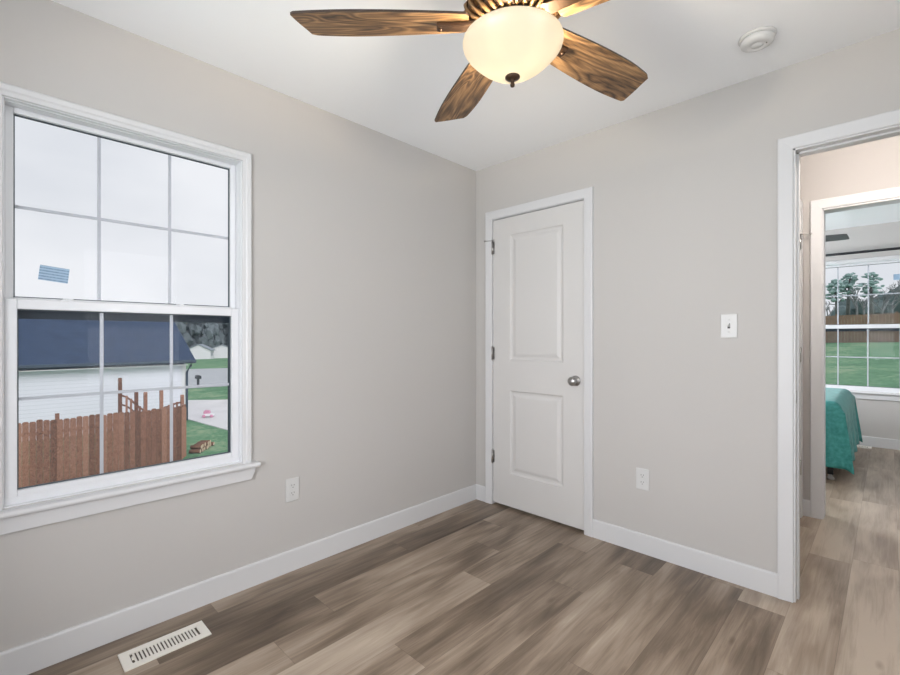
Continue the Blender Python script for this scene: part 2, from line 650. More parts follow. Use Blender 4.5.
WY0, WY1, WZ0, WZ1 = -2.515, -1.703, 0.604, 2.041      # window opening in the left wall
wall_x('wall_left', -0.14, 0.0, -3.15, 0.0, [(WY0, WY1, WZ0, WZ1)], M['wall'], 'greige painted wall with the big grid window')
CD0, CD1 = 0.150, 0.882                                # closet opening
DW0, DW1 = 1.900, 2.662                                # doorway opening
wall_y('wall_right', 0.0, HY0, -0.14, X1 + 0.13, [(CD0, CD1, 0, 2.062), (DW0, DW1, 0, 2.056)], M['wall'], 'greige painted wall with closet door and open doorway')
RW0, RW1 = 0.67, 1.482
wall_y('wall_rear', -3.09, Y0, 0.0, X1 + 0.13, [(RW0, RW1, WZ0, WZ1), (1.522, 2.334, WZ0, WZ1)], M['wall'], 'greige wall behind the camera with a pair of added fill windows')
wall_x('wall_side', X1, X1 + 0.13, Y0, 0.0, [(-1.956, -1.144, WZ0, WZ1)], M['wall'], 'greige wall opposite the big grid window')
# closet behind the closet door
wall_x('wall_closet', 1.60, HX0, HY0, RY0 - 0.12, [(0.44, 1.232, 0, 2.062)], M['hall'], 'short hall wall holding a hinged white door')
wall_y('wall_hall', HY1, RY0, -0.75, 5.35, [(1.894, 2.659, 0, 2.05)], M['hall'], 'cream lit hall wall around the second doorway')
wall_x('wall_hall_end', HX1, HX1 + 0.12, -0.01, RY0, [], M['hall'], 'greige wall at the far end of the hall')
wall_y('wall_hall_near', 0.0, HY0, X1 + 0.13, 5.35, [], M['hall'], 'greige hall wall beside the bedroom')
wall_y('wall_far_room', RY1, RY1 + 0.14, -0.75, 3.60, [(1.497, 2.333, WZ0, WZ1)], M['wall'], 'grey wall with grid window in the far bedroom')
wall_x('wall_far_left', -0.75, RX0, RY0, RY1, [(2.494, 3.306, WZ0, WZ1)], M['wall'], 'grey left wall of the far bedroom')
wall_x('wall_far_right', RX1, RX1 + 0.14, RY0, RY1, [], M['wall'], 'grey right wall of the far bedroom')
wall_y('wall_closet_end', 1.06, 1.18, -0.75, 1.60, [], M['hall'], 'plain wall at the back of the closet')

# ------------------------------------------------------------------ baseboards
BH, BT = 0.108, 0.012


def base_profile(bm, run_axis, face, sign, a, b):
    # stepped section: thick board with an eased top edge; face = wall plane, sign = direction into the room
    sec = [(0, 0), (BT, 0), (BT, BH - 0.006), (BT - 0.002, BH - 0.002), (BT - 0.005, BH), (0, BH)]
    sec = [(face + sign * t, z) for t, z in sec]
    bm_prism(bm, sec, a, b, 'y' if run_axis == 'y' else 'x')


def baseboard(name, segs, label):
    bm = bmesh.new()
    for run_axis, face, sign, a, b in segs:
        base_profile(bm, run_axis, face, sign, a, b)
    struct(name, bm, M['trim'], label, 'baseboard')


baseboard('baseboard_left', [('y', 0.0, 1, Y0, 0.0)], 'white baseboard under the big grid window')
baseboard('baseboard_right', [('x', 0.0, -1, 0.0, 0.100), ('x', 0.0, -1, 0.933, 1.843), ('x', 0.0, -1, 2.720, X1)], 'white baseboard between the closet door and the open doorway')
baseboard('baseboard_rear', [('x', Y0, 1, 0.0, X1), ('y', X1, -1, Y0, 0.0)], 'white baseboard on the walls behind the camera')
baseboard('baseboard_hall', [('x', HY1, -1, HX0, 1.834), ('x', HY1, -1, 2.72, HX1), ('y', HX0, 1, HY0, 0.385)], 'white baseboard in the hall')
baseboard('baseboard_far', [('x', RY1, -1, RX0, RX1), ('y', RX0, 1, RY0, RY1), ('y', RX1, -1, RY0, RY1), ('x', RY0, 1, RX0, 1.83), ('x', RY0, 1, 2.72, RX1)], 'white baseboard below the grid window of the far bedroom')

# ------------------------------------------------------------------ windows


def build_window(name, loc, rz, label, screen=True, hy=0.406):
    """local: wall face x = 0, room on +x, the window runs along y, y = 0 at its centre"""
    w = tag(empty(name, loc, rz), label, 'window', kind='structure')
    z0, z1 = WZ0, WZ1
    # casing: three mitred lengths with a raised outer band
    bm = bmesh.new()
    sec = [(0, 0.0), (0.009, 0.0), (0.0105, 0.003), (0.011, 0.014), (0.016, 0.020), (0.017, 0.036), (0.012, 0.042), (0, 0.042)]
    inn = [(-hy, z0 - 0.004), (-hy, z1), (hy, z1), (hy, z0 - 0.004)]
    dirs = [(-1, 0), (-1, 1), (1, 1), (1, 0)]
    rings = [[bm.verts.new((t, p[0] + d[0] * o_, p[1] + d[1] * o_)) for t, o_ in sec] for p, d in zip(inn, dirs)]
    for a, b in zip(rings, rings[1:]):
        for i in range(len(sec) - 1):
            bm.faces.new((a[i], a[i + 1], b[i + 1], b[i]))
    bm.faces.new(rings[0])
    bm.faces.new(rings[-1][::-1])
    obj('casing', bm, M['trim'], w)
    # jamb liner and vinyl frame
    f = boxes((-0.135, 0.0, -hy, -hy + 0.004, z0, z1), (-0.135, 0.0, hy - 0.004, hy, z0, z1), (-0.135, 0.0, -hy, hy, z1 - 0.004, z1), (-0.135, 0.0, -hy, hy, z0, z0 + 0.004),
              (-0.125, -0.020, -hy + 0.004, -hy + 0.006, z0, z1), (-0.125, -0.020, hy - 0.006, hy - 0.004, z0, z1), (-0.125, -0.020, -hy, hy, z1 - 0.007, z1 - 0.004),
              (-0.125, -0.020, -hy + 0.006, hy - 0.006, z0, z0 + 0.028))
    obj('frame', f, M['vinyl'], w, 0.002)
    # stool (inner sill) with horns and apron below
    bm = bmesh.new()
    bm_prism(bm, [(-0.020, 0.578), (0.036, 0.578), (0.042, 0.582), (0.044, 0.589), (0.042, 0.596), (0.036, 0.600), (-0.020, 0.600)], -hy - 0.072, hy + 0.072, 'y')
    obj('stool', bm, M['trim'], w)
    bm = bmesh.new()
    a, b = -hy - 0.060, hy + 0.060
    q = [(a, 0.578), (b, 0.578), (b - 0.004, 0.554), (b - 0.018, 0.527), (b - 0.022, 0.519), (a + 0.022, 0.519), (a + 0.018, 0.527), (a + 0.004, 0.554)]
    bm_prism(bm, q, 0.0, 0.016, 'x')
    obj('apron', bm, M['trim'], w, 0.002)

    def sash(nm, x0, x1, za, zb, rail_b, rail_t, stile, lab):
        s_ = obj(nm, boxes((x0, x1, -hy + 0.006, -hy + 0.006 + stile, za, zb), (x0, x1, hy - 0.006 - stile, hy - 0.006, za, zb),
                           (x0, x1, -hy + 0.006 + stile, hy - 0.006 - stile, za, za + rail_b), (x0, x1, -hy + 0.006 + stile, hy - 0.006 - stile, zb - rail_t, zb)), M['vinyl'], w, 0.003)
        gy0, gy1 = -hy + 0.006 + stile, hy - 0.006 - stile
        gz0, gz1 = za + rail_b, zb - rail_t
        xm = (x0 + x1) / 2 - 0.004
        t = 0.004
        obj('gasket', boxes((xm - 0.004, xm + 0.004, gy0, gy0 + t, gz0, gz1), (xm - 0.004, xm + 0.004, gy1 - t, gy1, gz0, gz1),
                            (xm - 0.004, xm + 0.004, gy0 + t, gy1 - t, gz0, gz0 + t), (xm - 0.004, xm + 0.004, gy0 + t, gy1 - t, gz1 - t, gz1)), M['gasket'], s_)
        obj('glass', boxes((xm - 0.002, xm + 0.002, gy0 + 0.001, gy1 - 0.001, gz0 + 0.001, gz1 - 0.001)), M['glass'], s_)
        gw = (gy1 - gy0) / 3
        mw = 0.006
        for i in (1, 2):
            obj('muntin', boxes((xm - 0.008, xm - 0.0035, gy0 + gw * i - mw, gy0 + gw * i + mw, gz0, gz1)), M['grid'], s_, 0.001)
        zm = (gz0 + gz1) / 2
        obj('muntin', boxes((xm - 0.0085, xm - 0.004, gy0, gy1, zm - mw, zm + mw)), M['grid'], s_, 0.001)
        return s_

    sash('upper_sash', -0.090, -0.060, 1.306, 2.034, 0.040, 0.020, 0.024, None)
    lo = sash('lower_sash', -0.052, -0.022, 0.628, 1.338, 0.025, 0.036, 0.0325, None)
    for y in (-0.22, 0.16):
        bm = bmesh.new()
        bm_box(bm, -0.050, -0.026, y - 0.028, y + 0.028, 1.338, 1.3415)
        bm_lathe(bm, [(0, 0.0035), (0.010, 0.0035), (0.010, 0.009), (0, 0.009)], 16, (-0.038, y, 1.338))
        bm_box(bm, -0.041, -0.035, y - 0.022, y + 0.006, 1.343, 1.347)
        obj('sash_lock', bm, M['vinyl'], lo, 0.001)
    if screen:
        sc = obj('insect_screen', boxes((-0.114, -0.102, -hy + 0.008, -hy + 0.024, 0.62, 1.306), (-0.114, -0.102, hy - 0.024, hy - 0.008, 0.62, 1.306),
                                        (-0.114, -0.102, -hy + 0.024, hy - 0.024, 0.62, 0.640), (-0.114, -0.102, -hy + 0.024, hy - 0.024, 1.270, 1.306)), M['screenframe'], w)
        bm = bmesh.new()
        vs = [bm.verts.new(p) for p in ((-0.108, -hy + 0.024, 0.64), (-0.108, hy - 0.024, 0.64), (-0.108, hy - 0.024, 1.27), (-0.108, -hy + 0.024, 1.27))]
        bm.faces.new(vs)
        obj('mesh', bm, M['screen'], sc)
    return w


WC = (WY0 + WY1) / 2
build_window('window_1', (0, WC, 0), 0, 'white double-hung grid window overlooking the brown fence')
build_window('window_2', (1.915, RY1, 0), R(-90), 'white double-hung grid window of the far bedroom overlooking lawn', True, 0.418)
build_window('fill_window_3', ((RW0 + RW1) / 2, Y0, 0), R(90), 'added white double-hung fill window behind the camera, left of the pair', False)  # unseen pair, added to let the rear fill lamp in
build_window('fill_window_4', (1.928, Y0, 0), R(90), 'added white double-hung fill window behind the camera, right of the pair', False)

build_window('fill_window_6', (X1, -1.55, 0), R(180), 'added white double-hung fill window opposite the big grid window', False)  # added out of view as the opening for the side fill lamp
build_window('fill_window_5', (RX0, 2.90, 0), 0, 'added white double-hung fill window in the left wall of the far bedroom', False)  # invented opening for the lamp that fills the far room

# ------------------------------------------------------------------ doors and their trim


def casing_y(bm, face, sign, xi0, xi1, zi, w=0.055):
    """door casing on a wall that looks along y"""
    sec = [(0, 0.0), (0.009, 0.0), (0.0112, 0.0025), (0.0155, w - 0.012), (0.0165, w - 0.006), (0.0155, w - 0.002), (0.013, w), (0, w)]
    inn = [(xi0, 0.0), (xi0, zi), (xi1, zi), (xi1, 0.0)]
    dirs = [(-1, 0), (-1, 1), (1, 1), (1, 0)]
    rings = [[bm.verts.new((p[0] + d[0] * o_, face + sign * t, p[1] + d[1] * o_)) for t, o_ in sec] for p, d in zip(inn, dirs)]
    for a, b in zip(rings, rings[1:]):
        for i in range(len(sec) - 1):
            bm.faces.new((a[i], a[i + 1], b[i + 1], b[i]))
    bm.faces.new(rings[0])
    bm.faces.new(rings[-1][::-1])


def panel_door_bm(w, h, t, panels):
    """slab from x 0..w, z 0..h, front face at y = 0 looking towards -y, two moulded panels"""
    bm = bmesh.new()
    xs = sorted({0.0, w, *[p[0] for p in panels], *[p[1] for p in panels]})
    zs = sorted({0.0, h, *[p[2] for p in panels], *[p[3] for p in panels]})

    def inside(x, z):
        return any(p[0] < x < p[1] and p[2] < z < p[3] for p in panels)
    for x0, x1 in zip(xs, xs[1:]):
        for z0, z1 in zip(zs, zs[1:]):
            if inside((x0 + x1) / 2, (z0 + z1) / 2):
                continue
            bm.faces.new([bm.verts.new(p) for p in ((x0, 0, z0), (x1, 0, z0), (x1, 0, z1), (x0, 0, z1))])
    prof = [(0, 0), (0.004, 0.0035), (0.010, 0.0085), (0.016, 0.010), (0.026, 0.010), (0.044, 0.0035), (0.052, 0.0025)]
    for p in panels:
        prev = None
        for o_, d in prof:
            ring = [bm.verts.new(q) for q in ((p[0] + o_, d, p[2] + o_), (p[1] - o_, d, p[2] + o_), (p[1] - o_, d, p[3] - o_), (p[0] + o_, d, p[3] - o_))]
            if prev:
                for i in range(4):
                    bm.faces.new((prev[i], prev[(i + 1) % 4], ring[(i + 1) % 4], ring[i]))
            prev = ring
        bm.faces.new(prev)
    vs = [bm.verts.new(p) for p in ((0, t, 0), (w, t, 0), (w, t, h), (0, t, h))]
    fr = [bm.verts.new(p) for p in ((0, 0, 0), (w, 0, 0), (w, 0, h), (0, 0, h))]
    bm.faces.new(vs[::-1])
    for i in range(4):
        bm.faces.new((fr[i], fr[(i + 1) % 4], vs[(i + 1) % 4], vs[i]))
    bmesh.ops.remove_doubles(bm, verts=bm.verts, dist=1e-6)
    return bm


def hinge_bm(loc, leaf_dir):
    bm = bmesh.new()
    x, y, z = loc
    bm_tube(bm, [(x, y, z - 0.045), (x, y, z + 0.045)], 0.0065, 12)
    bm_lathe(bm, [(0, 0.045), (0.0045, 0.045), (0.005, 0.049), (0.003, 0.053), (0, 0.054)], 12, loc)
    bm_lathe(bm, [(0, -0.051), (0.004, -0.049), (0.0045, -0.045), (0, -0.045)], 12, loc)
    return bm


# closet door (door_1): 28 inch two-panel, hinges left, knob right
DX0, DX1, DH, DG = 0.158, 0.875, 2.042, 0.018
trim = bmesh.new()
casing_y(trim, 0.0, -1, 0.157, 0.876, 2.051, 0.057)
bm_box(trim, CD0, 0.1565, 0.0, HY0, 0, 2.055)
bm_box(trim, 0.8765, CD1, 0.0, HY0, 0, 2.055)
bm_box(trim, CD0, CD1, 0.0, HY0, 2.047, 2.062)
struct('trim_1', trim, M['trim'], 'white casing around the closed closet door', 'door trim')
d1 = struct('door_1', panel_door_bm(DX1 - DX0 - 0.004, DH - DG, 0.035, [(0.148, 0.566, 0.228, 0.812), (0.148, 0.566, 1.022, 1.900)]), M['door'], 'closed white two-panel closet door in the corner', 'door')
d1.location = (DX0 + 0.002, 0.003, DG)
for z in (1.845, 1.085, 0.345):
    h = obj('hinge', hinge_bm((0, 0, 0), 1), M['nickel'], d1, loc=(-0.002, -0.009, z - DG))
    h['label'] = 'satin nickel hinge'
    bm = boxes((-0.016, 0.016, -0.0005, 0.0015, -0.044, 0.044))
    obj('hinge_leaf', bm, M['nickel'], h, loc=(0.0, 0.0068, 0))
bm = bmesh.new()
bm_tube(bm, [(-0.004, -0.002, 0), (-0.045, -0.028, 0)], 0.0028, 8)
bm_tube(bm, [(0.004, -0.002, 0), (0.030, -0.016, 0)], 0.0028, 8)
bm_lathe(bm, [(0, -0.002), (0.0095, -0.002), (0.0095, 0.002), (0, 0.002)], 14)
bm_blob(bm, (-0.047, -0.029, 0), 0.0075, 2, 0)
ds = obj('door_stop', bm, M['nickel'], d1, loc=(-0.002, -0.009, 1.845 + 0.052 - DG))
bm = bmesh.new()
bm_lathe(bm, [(0, 0), (0.032, 0), (0.033, -0.003), (0.030, -0.007), (0.016, -0.010), (0.011, -0.016), (0.011, -0.026), (0.016, -0.032), (0.026, -0.040), (0.0285, -0.050), (0.026, -0.058), (0.018, -0.064), (0, -0.066)], 32, axis='y')
kn = obj('knob', bm, M['nickel'], d1, loc=(0.655, 0.0, 0.931 - DG))
kn['label'] = 'round satin nickel door knob'
bm = boxes((0, 0.0018, -0.0125, 0.0125, -0.028, 0.028))
obj('latch_plate', bm, M['nickel'], d1, loc=(0.7125, 0.0155, 0.934 - DG))

# open doorway to the hall
trim = bmesh.new()
casing_y(trim, 0.0, -1, 1.901, 2.663, 2.055, 0.058)
casing_y(trim, HY0, 1, 1.901, 2.663, 2.055, 0.058)
for x0, x1 in ((1.8985, 1.908), (2.654, 2.6655)):
    bm_box(trim, x0, x1, -0.001, HY0 + 0.001, 0, 2.05)
bm_box(trim, 1.908, 2.654, -0.001, HY0 + 0.001, 2.048, 2.0575)
bm_box(trim, 1.908, 1.916, 0.040, 0.072, 0, 2.048)
bm_box(trim, 2.646, 2.654, 0.040, 0.072, 0, 2.048)
bm_box(trim, 1.908, 2.654, 0.040, 0.072, 2.040, 2.048)
t2 = struct('trim_2', trim, M['trim'], 'white casing and jamb of the open bedroom doorway', 'door trim')
sp = obj('strike_plate', boxes((1.908, 1.9095, 0.004, 0.036, 0.900, 0.957)), M['nickel'], t2)
sp['label'] = 'satin nickel strike plate'

# second doorway, hall to far room
trim = bmesh.new()
casing_y(trim, HY1, -1, 1.895, 2.663, 2.050, 0.061)
casing_y(trim, RY0, 1, 1.895, 2.663, 2.050, 0.061)
for x0, x1 in ((1.892, 1.902), (2.655, 2.667)):
    bm_box(trim, x0, x1, HY1 - 0.001, RY0 + 0.001, 0, 2.045)
bm_box(trim, 1.902, 2.655, HY1 - 0.001, RY0 + 0.001, 2.040, 2.051)
struct('trim_3', trim, M['trim'], 'white casing of the second doorway across the hall', 'door trim')

# door in the short hall wall, hinged on its far side
trim = bmesh.new()
sub = bmesh.new()
casing_y(trim, 0.0, -1, 0.447, 1.225, 2.053)
for v in trim.verts:
    x, y, z = v.co
    v.co = (HX0 - y, x, z)
bm_box(trim, 1.60, HX0 + 0.001, 0.441, 0.4475, 0, 2.055)
bm_box(trim, 1.60, HX0 + 0.001, 1.2245, 1.231, 0, 2.055)
bm_box(trim, 1.60, HX0 + 0.001, 0.441, 1.231, 2.050, 2.061)
struct('trim_4', trim, M['trim'], 'white casing of the hinged door just inside the hall', 'door trim')
d2 = struct('door_2', panel_door_bm(0.770, 2.025, 0.035, [(0.145, 0.625, 0.235, 0.830), (0.145, 0.625, 1.005, 1.905)]), M['door'], 'closed white hall door glimpsed at the doorway edge', 'door')
d2.location = (HX0 - 0.003, 0.451, DG)
d2.rotation_euler = (0, 0, R(90))
for z in (1.835, 1.085, 0.335):
    h = obj('hinge', hinge_bm((0, 0, 0), 1), M['nickel'], d2, loc=(0.774, -0.011, z - DG))
    h['label'] = 'satin nickel hinge'
    obj('hinge_leaf', boxes((-0.018, 0.018, -0.0005, 0.0015, -0.044, 0.044)), M['nickel'], h, loc=(0, 0.0075, 0))
bm = bmesh.new()
bm_tube(bm, [(0.004, -0.002, 0), (0.030, -0.050, 0)], 0.003, 8)
bm_tube(bm, [(-0.004, -0.002, 0), (-0.030, -0.016, 0)], 0.003, 8)
bm_lathe(bm, [(0, -0.002), (0.010, -0.002), (0.010, 0.002), (0, 0.002)], 14)
bm_blob(bm, (0.031, -0.052, 0), 0.0075, 2, 0)
obj('door_stop', bm, M['nickel'], d2, loc=(0.774, -0.011, 1.835 + 0.052 - DG))
bm = bmesh.new()
bm_lathe(bm, [(0, 0), (0.032, 0), (0.033, -0.003), (0.030, -0.007), (0.016, -0.010), (0.011, -0.016), (0.011, -0.026), (0.016, -0.032), (0.026, -0.040), (0.0285, -0.050), (0.026, -0.058), (0.018, -0.064), (0, -0.066)], 32, axis='y')
obj('knob', bm, M['nickel'], d2, loc=(0.062, 0.0, 0.934 - DG))

# ------------------------------------------------------------------ wall plates


def plate_root(name, loc, rz, label, cat, group=None):
    o = tag(empty(name, loc, rz), label, cat, group)
    obj('cover_plate', boxes((-0.036, 0.036, -0.006, 0.0, -0.059, 0.059)), M['plastic'], o, 0.003, 3)
    return o


def outlet(loc, rz, label):
    o = plate_root('wall_outlet', loc, rz, label, 'outlet', 'duplex wall outlets')
    for z in (0.0195, -0.0195):
        bm = bmesh.new()
        pts = []
        for k in range(28):
            a = 2 * math.pi * k / 28
            pts.append((0.0165 * math.cos(a), max(-0.0135, min(0.0135, 0.0165 * math.sin(a))) + z))
        bm_prism(bm, pts, -0.0082, -0.0055, 'y')
        rc = obj('receptacle', bm, M['plastic'], o)
        bm = boxes((-0.0075, -0.0053, -0.0086, -0.008, z + 0.000, z + 0.0085), (0.0053, 0.0075, -0.0086, -0.008, z + 0.0015, z + 0.0085))
        bm_lathe(bm, [(0, -0.0086), (0.0024, -0.0086), (0.0024, -0.008), (0, -0.008)], 12, (0, 0, z - 0.0065), 'y')
        obj('slots', bm, M['slot'], rc)
    bm = bmesh.new()
    bm_lathe(bm, [(0, -0.0078), (0.0028, -0.007), (0.0032, -0.0058), (0, -0.0058)], 12, axis='y')
    obj('screw', bm, M['plastic'], o)
    return o


outlet((0.0, -1.450, 0.416), R(90), 'white duplex outlet low on the wall beside the grid window')
outlet((1.2265, 0.0, 0.411), 0, 'white duplex outlet low on the wall right of the closet door')
sw = plate_root('light_switch', (1.646, 0.0, 1.257), 0, 'white toggle light switch on the wall beside the doorway', 'light switch')
bm = boxes((-0.0055, 0.0055, -0.0068, -0.0055, -0.0125, 0.0125))
ho = obj('toggle_slot', bm, M['slot'], sw)
bm = bmesh.new()
bm_prism(bm, [(-0.0055, -0.006), (-0.0055, 0.009), (-0.0195, 0.013), (-0.0195, 0.006)], -0.0042, 0.0042, 'x')
obj('toggle', bm, M['plastic'], sw, 0.001)
for z in (0.03, -0.03):
    bm = bmesh.new()
    bm_lathe(bm, [(0, -0.0078), (0.0028, -0.007), (0.0032, -0.0058), (0, -0.0058)], 12, (0, 0, z), 'y')
    obj('screw', bm, M['plastic'], sw)

# ------------------------------------------------------------------ ceiling fan with bowl light


def blade_bm(r0, r1):
    bm = bmesh.new()
    top, bot = [], []
    L = r1 - r0
    # outline: narrow root, widening, then a slanted clipped tip with rounded corners
    up, dn = [], []
    N = 22
    for i in range(N + 1):
        s = i / N
        w_lead = 0.058 + 0.020 * math.sin(min(1, s / 0.72) * math.pi / 2) - (0.008 * max(0, (s - 0.72) / 0.28) ** 1.6)
        w_trail = 0.058 + 0.020 * math.sin(min(1, s / 0.72) * math.pi / 2) - (0.010 * max(0, (s - 0.72) / 0.28) ** 1.6)
        up.append((r0 + (L - 0.002) * s, w_lead))
        dn.append((r0 + (L - 0.036) * s, -w_trail))
    # round the tip corners
    a, b = up[-1], dn[-1]
    tip = []
    for t in (0.12, 0.3, 0.5, 0.7, 0.88):
        bulge = 0.004 * math.sin(t * math.pi)
        tip.append((a[0] + (b[0] - a[0]) * t + bulge, a[1] + (b[1] - a[1]) * t))
    up[-1] = (a[0] - 0.010, a[1] + 0.0005)
    dn[-1] = (b[0] - 0.010, b[1])
    c1 = (a[0] - 0.001, a[1] - 0.007)
    c2 = (b[0] + 0.006, b[1] + 0.008)
    poly = up + [c1] + tip[1:-1] + [c2] + dn[::-1]
    root = [(r0 - 0.010, -0.044), (r0 - 0.010, 0.044)]
    poly = poly + root
    t = 0.0035
    A = [bm.verts.new((x, y, t)) for x, y in poly]
    B = [bm.verts.new((x, y, -t)) for x, y in poly]
    bm.faces.new(A).material_index = 0
    bm.faces.new(B[::-1]).material_index = 0
    n = len(poly)
    for i in range(n):
        bm.faces.new((A[i], B[i], B[(i + 1) % n], A[(i + 1) % n])).material_index = 1
    return bm


def build_fan(name, loc, ang0, r1, mats, label, zb, bowl=True, drop=0.0):
    """loc = point on the ceiling above the hub; zb = world height of the blades"""
    root = tag(empty(name, loc, 0), label, 'ceiling fan')
    blade_m, edge_m, metal, dark, fins = mats
    z = zb - loc[2]
    bm = bmesh.new()
    bm_lathe(bm, [(0, 0), (0.075, 0), (0.078, -0.006), (0.074, -0.030), (0.055, -0.052), (0.030, -0.060), (0.013, -0.062), (0, -0.062)], 40)
    obj('canopy', bm, metal, root)
    bm = bmesh.new()
    bm_tube(bm, [(0, 0, -0.060), (0, 0, z + 0.135)], 0.0125, 20)
    obj('downrod', bm, dark, root)
    bm = bmesh.new()
    bm_lathe(bm, [(0, z + 0.140), (0.045, z + 0.138), (0.060, z + 0.125), (0.110, z + 0.105), (0.135, z + 0.085), (0.140, z + 0.060), (0.139, z + 0.035), (0.128, z + 0.020), (0.085, z + 0.012), (0, z + 0.012)], 56)
    obj('motor_housing', bm, metal, root)
    # ring of curved fins round the underside of the housing
    bm = bmesh.new()
    for k in range(28):
        a = 2 * math.pi * k / 28
        ca, sa = math.cos(a), math.sin(a)
        pr = [(0.138, z + 0.050), (0.146, z + 0.036), (0.143, z + 0.018), (0.128, z + 0.002), (0.104, z - 0.008), (0.088, z - 0.010)]
        pts, rr = [], []
        for i, (r_, h_) in enumerate(pr):
            tw = 0.10 * i / 5
            pts.append((r_ * math.cos(a + tw), r_ * math.sin(a + tw), h_))
            rr.append(0.0066 if 0 < i < 5 else 0.004)
        bm_tube(bm, pts, rr, 6)
    obj('fin_ring', bm, fins, root)
    bm = bmesh.new()
    bm_lathe(bm, [(0, z + 0.013), (0.120, z + 0.013), (0.122, z + 0.004), (0.095, z - 0.002), (0.085, z - 0.006), (0, z - 0.006)], 48)
    obj('flywheel', bm, dark, root)
    if bowl:
        bm = bmesh.new()
        bm_lathe(bm, [(0, z - 0.006), (0.086, z - 0.006), (0.090, z - 0.020), (0.082, z - 0.034), (0.050, z - 0.040), (0, z - 0.040)], 48)
        obj('light_fitter', bm, dark, root)
    proto_b = proto_a = None
    for k in range(5):
        a = ang0 + 2 * math.pi * k / 5
        if proto_b is None:
            ar = bmesh.new()
            # tapering arm: from the flywheel down and out under the blade root
            pts = [(0.080, 0, 0.000), (0.120, 0, -0.008), (0.150, 0, -0.011), (0.185, 0, -0.012), (0.232, 0, -0.012)]
            prev = None
            for (x, _, zz), w_ in zip(pts, (0.028, 0.022, 0.019, 0.019, 0.019)):
                ring = [ar.verts.new((x, sy * w_, zz + sz)) for sy, sz in ((-1, 0.006), (1, 0.006), (1, -0.006), (-1, -0.006))]
                if prev:
                    for i in range(4):
                        ar.faces.new((prev[i], prev[(i + 1) % 4], ring[(i + 1) % 4], ring[i]))
                else:
                    ar.faces.new(ring)
                prev = ring
            ar.faces.new(prev[::-1])
            bm_lathe(ar, [(0, -0.026), (0.004, -0.025), (0.006, -0.021), (0.006, -0.016), (0, -0.016)], 14, (0.222, 0, 0))
            proto_a = obj('blade_arm', ar, dark, root, 0.0025)
            proto_b = obj('blade', blade_bm(0.145, r1), [blade_m, edge_m], root)
            bl, arm = proto_b, proto_a
        else:
            bl, arm = proto_b.copy(), proto_a.copy()
            C.objects.link(bl)
            C.objects.link(arm)
            bl.parent = root
            arm.parent = root
        for o in (bl, arm):
            o.location = (0, 0, z)
            o.rotation_euler = (R(-11), 0, a)
            o.rotation_mode = 'XYZ'
    if bowl:
        bm = bmesh.new()
        P = [(0.146, -0.058), (0.151, -0.061), (0.1525, -0.067), (0.150, -0.077), (0.143, -0.089), (0.132, -0.101), (0.118, -0.115), (0.101, -0.130), (0.080, -0.145), (0.055, -0.157), (0.028, -0.164), (0.0, -0.166)]
        inner = [(max(r - 0.004, 0), h + 0.003) for r, h in P[:-1]] + [(0, -0.163)]
        bm_lathe(bm, [(r, z + h + 0.0) for r, h in P[::-1]] + [(r, z + h) for r, h in inner], 64)
        g = obj('glass_bowl', bm, M['bowl'], root)
        g['label'] = 'glowing frosted cream glass bowl'
        bm = bmesh.new()
        bm_lathe(bm, [(0, z - 0.162), (0.016, z - 0.164), (0.0225, z - 0.168), (0.0225, z - 0.172), (0.015, z - 0.177), (0.006, z - 0.180), (0.0055, z - 0.188), (0.0075, z - 0.192), (0.006, z - 0.198), (0, z - 0.200)], 28)
        obj('finial', bm, dark, root)
    return root


FAN = (1.386, -1.434)
ZB = 2.165
fan = build_fan('ceiling_fan', (FAN[0], FAN[1], H), R(7.3), 0.664, (M['blade'], M['bladeedge'], M['bronze'], M['bronze_dark'], M['bronze_light']),
                'bronze ceiling fan with walnut blades and lit glass bowl', ZB)
# the bulbs inside the bowl
for (dx, dy) in ((0.040, 0.024), (-0.040, 0.016), (0.020, -0.040)):
    light('fan_bulb', 'POINT', (FAN[0] + dx, FAN[1] + dy, ZB - 0.075), (0, 0, 0), 7.8, (1.0, 0.85, 0.64), shadow_soft_size=0.022)

# far room fan: only the tip of one blade shows through the two doorways
build_fan('ceiling_fan', (1.30, 2.98, H), R(8), 0.66, (M['greyblade'], M['greyblade'], M['greymetal'], M['greymetal'], M['greymetal']),
          'dark grey ceiling fan blade tip seen in the far bedroom', 2.145, bowl=False)

# ------------------------------------------------------------------ smoke detector
sd = tag(empty('smoke_detector', (1.822, -0.339, H)), 'round white smoke detector on the ceiling near the doorway', 'smoke detector')
bm = bmesh.new()
bm_lathe(bm, [(0, 0), (0.066, 0), (0.067, -0.006), (0.064, -0.010), (0, -0.010)], 48)
obj('base', bm, M['plastic'], sd)
bm = bmesh.new()
bm_lathe(bm, [(0, -0.010), (0.058, -0.010), (0.060, -0.016), (0.057, -0.030), (0.046, -0.036), (0.030, -0.038), (0.028, -0.036), (0.018, -0.036), (0.016, -0.039), (0, -0.039)], 48)
obj('cover', bm, M['plastic'], sd)
bm = boxes((0.030, 0.034, -0.004, 0.004, -0.0385, -0.034))
obj('test_light', bm, M['slot'], sd)

# ------------------------------------------------------------------ floor registers


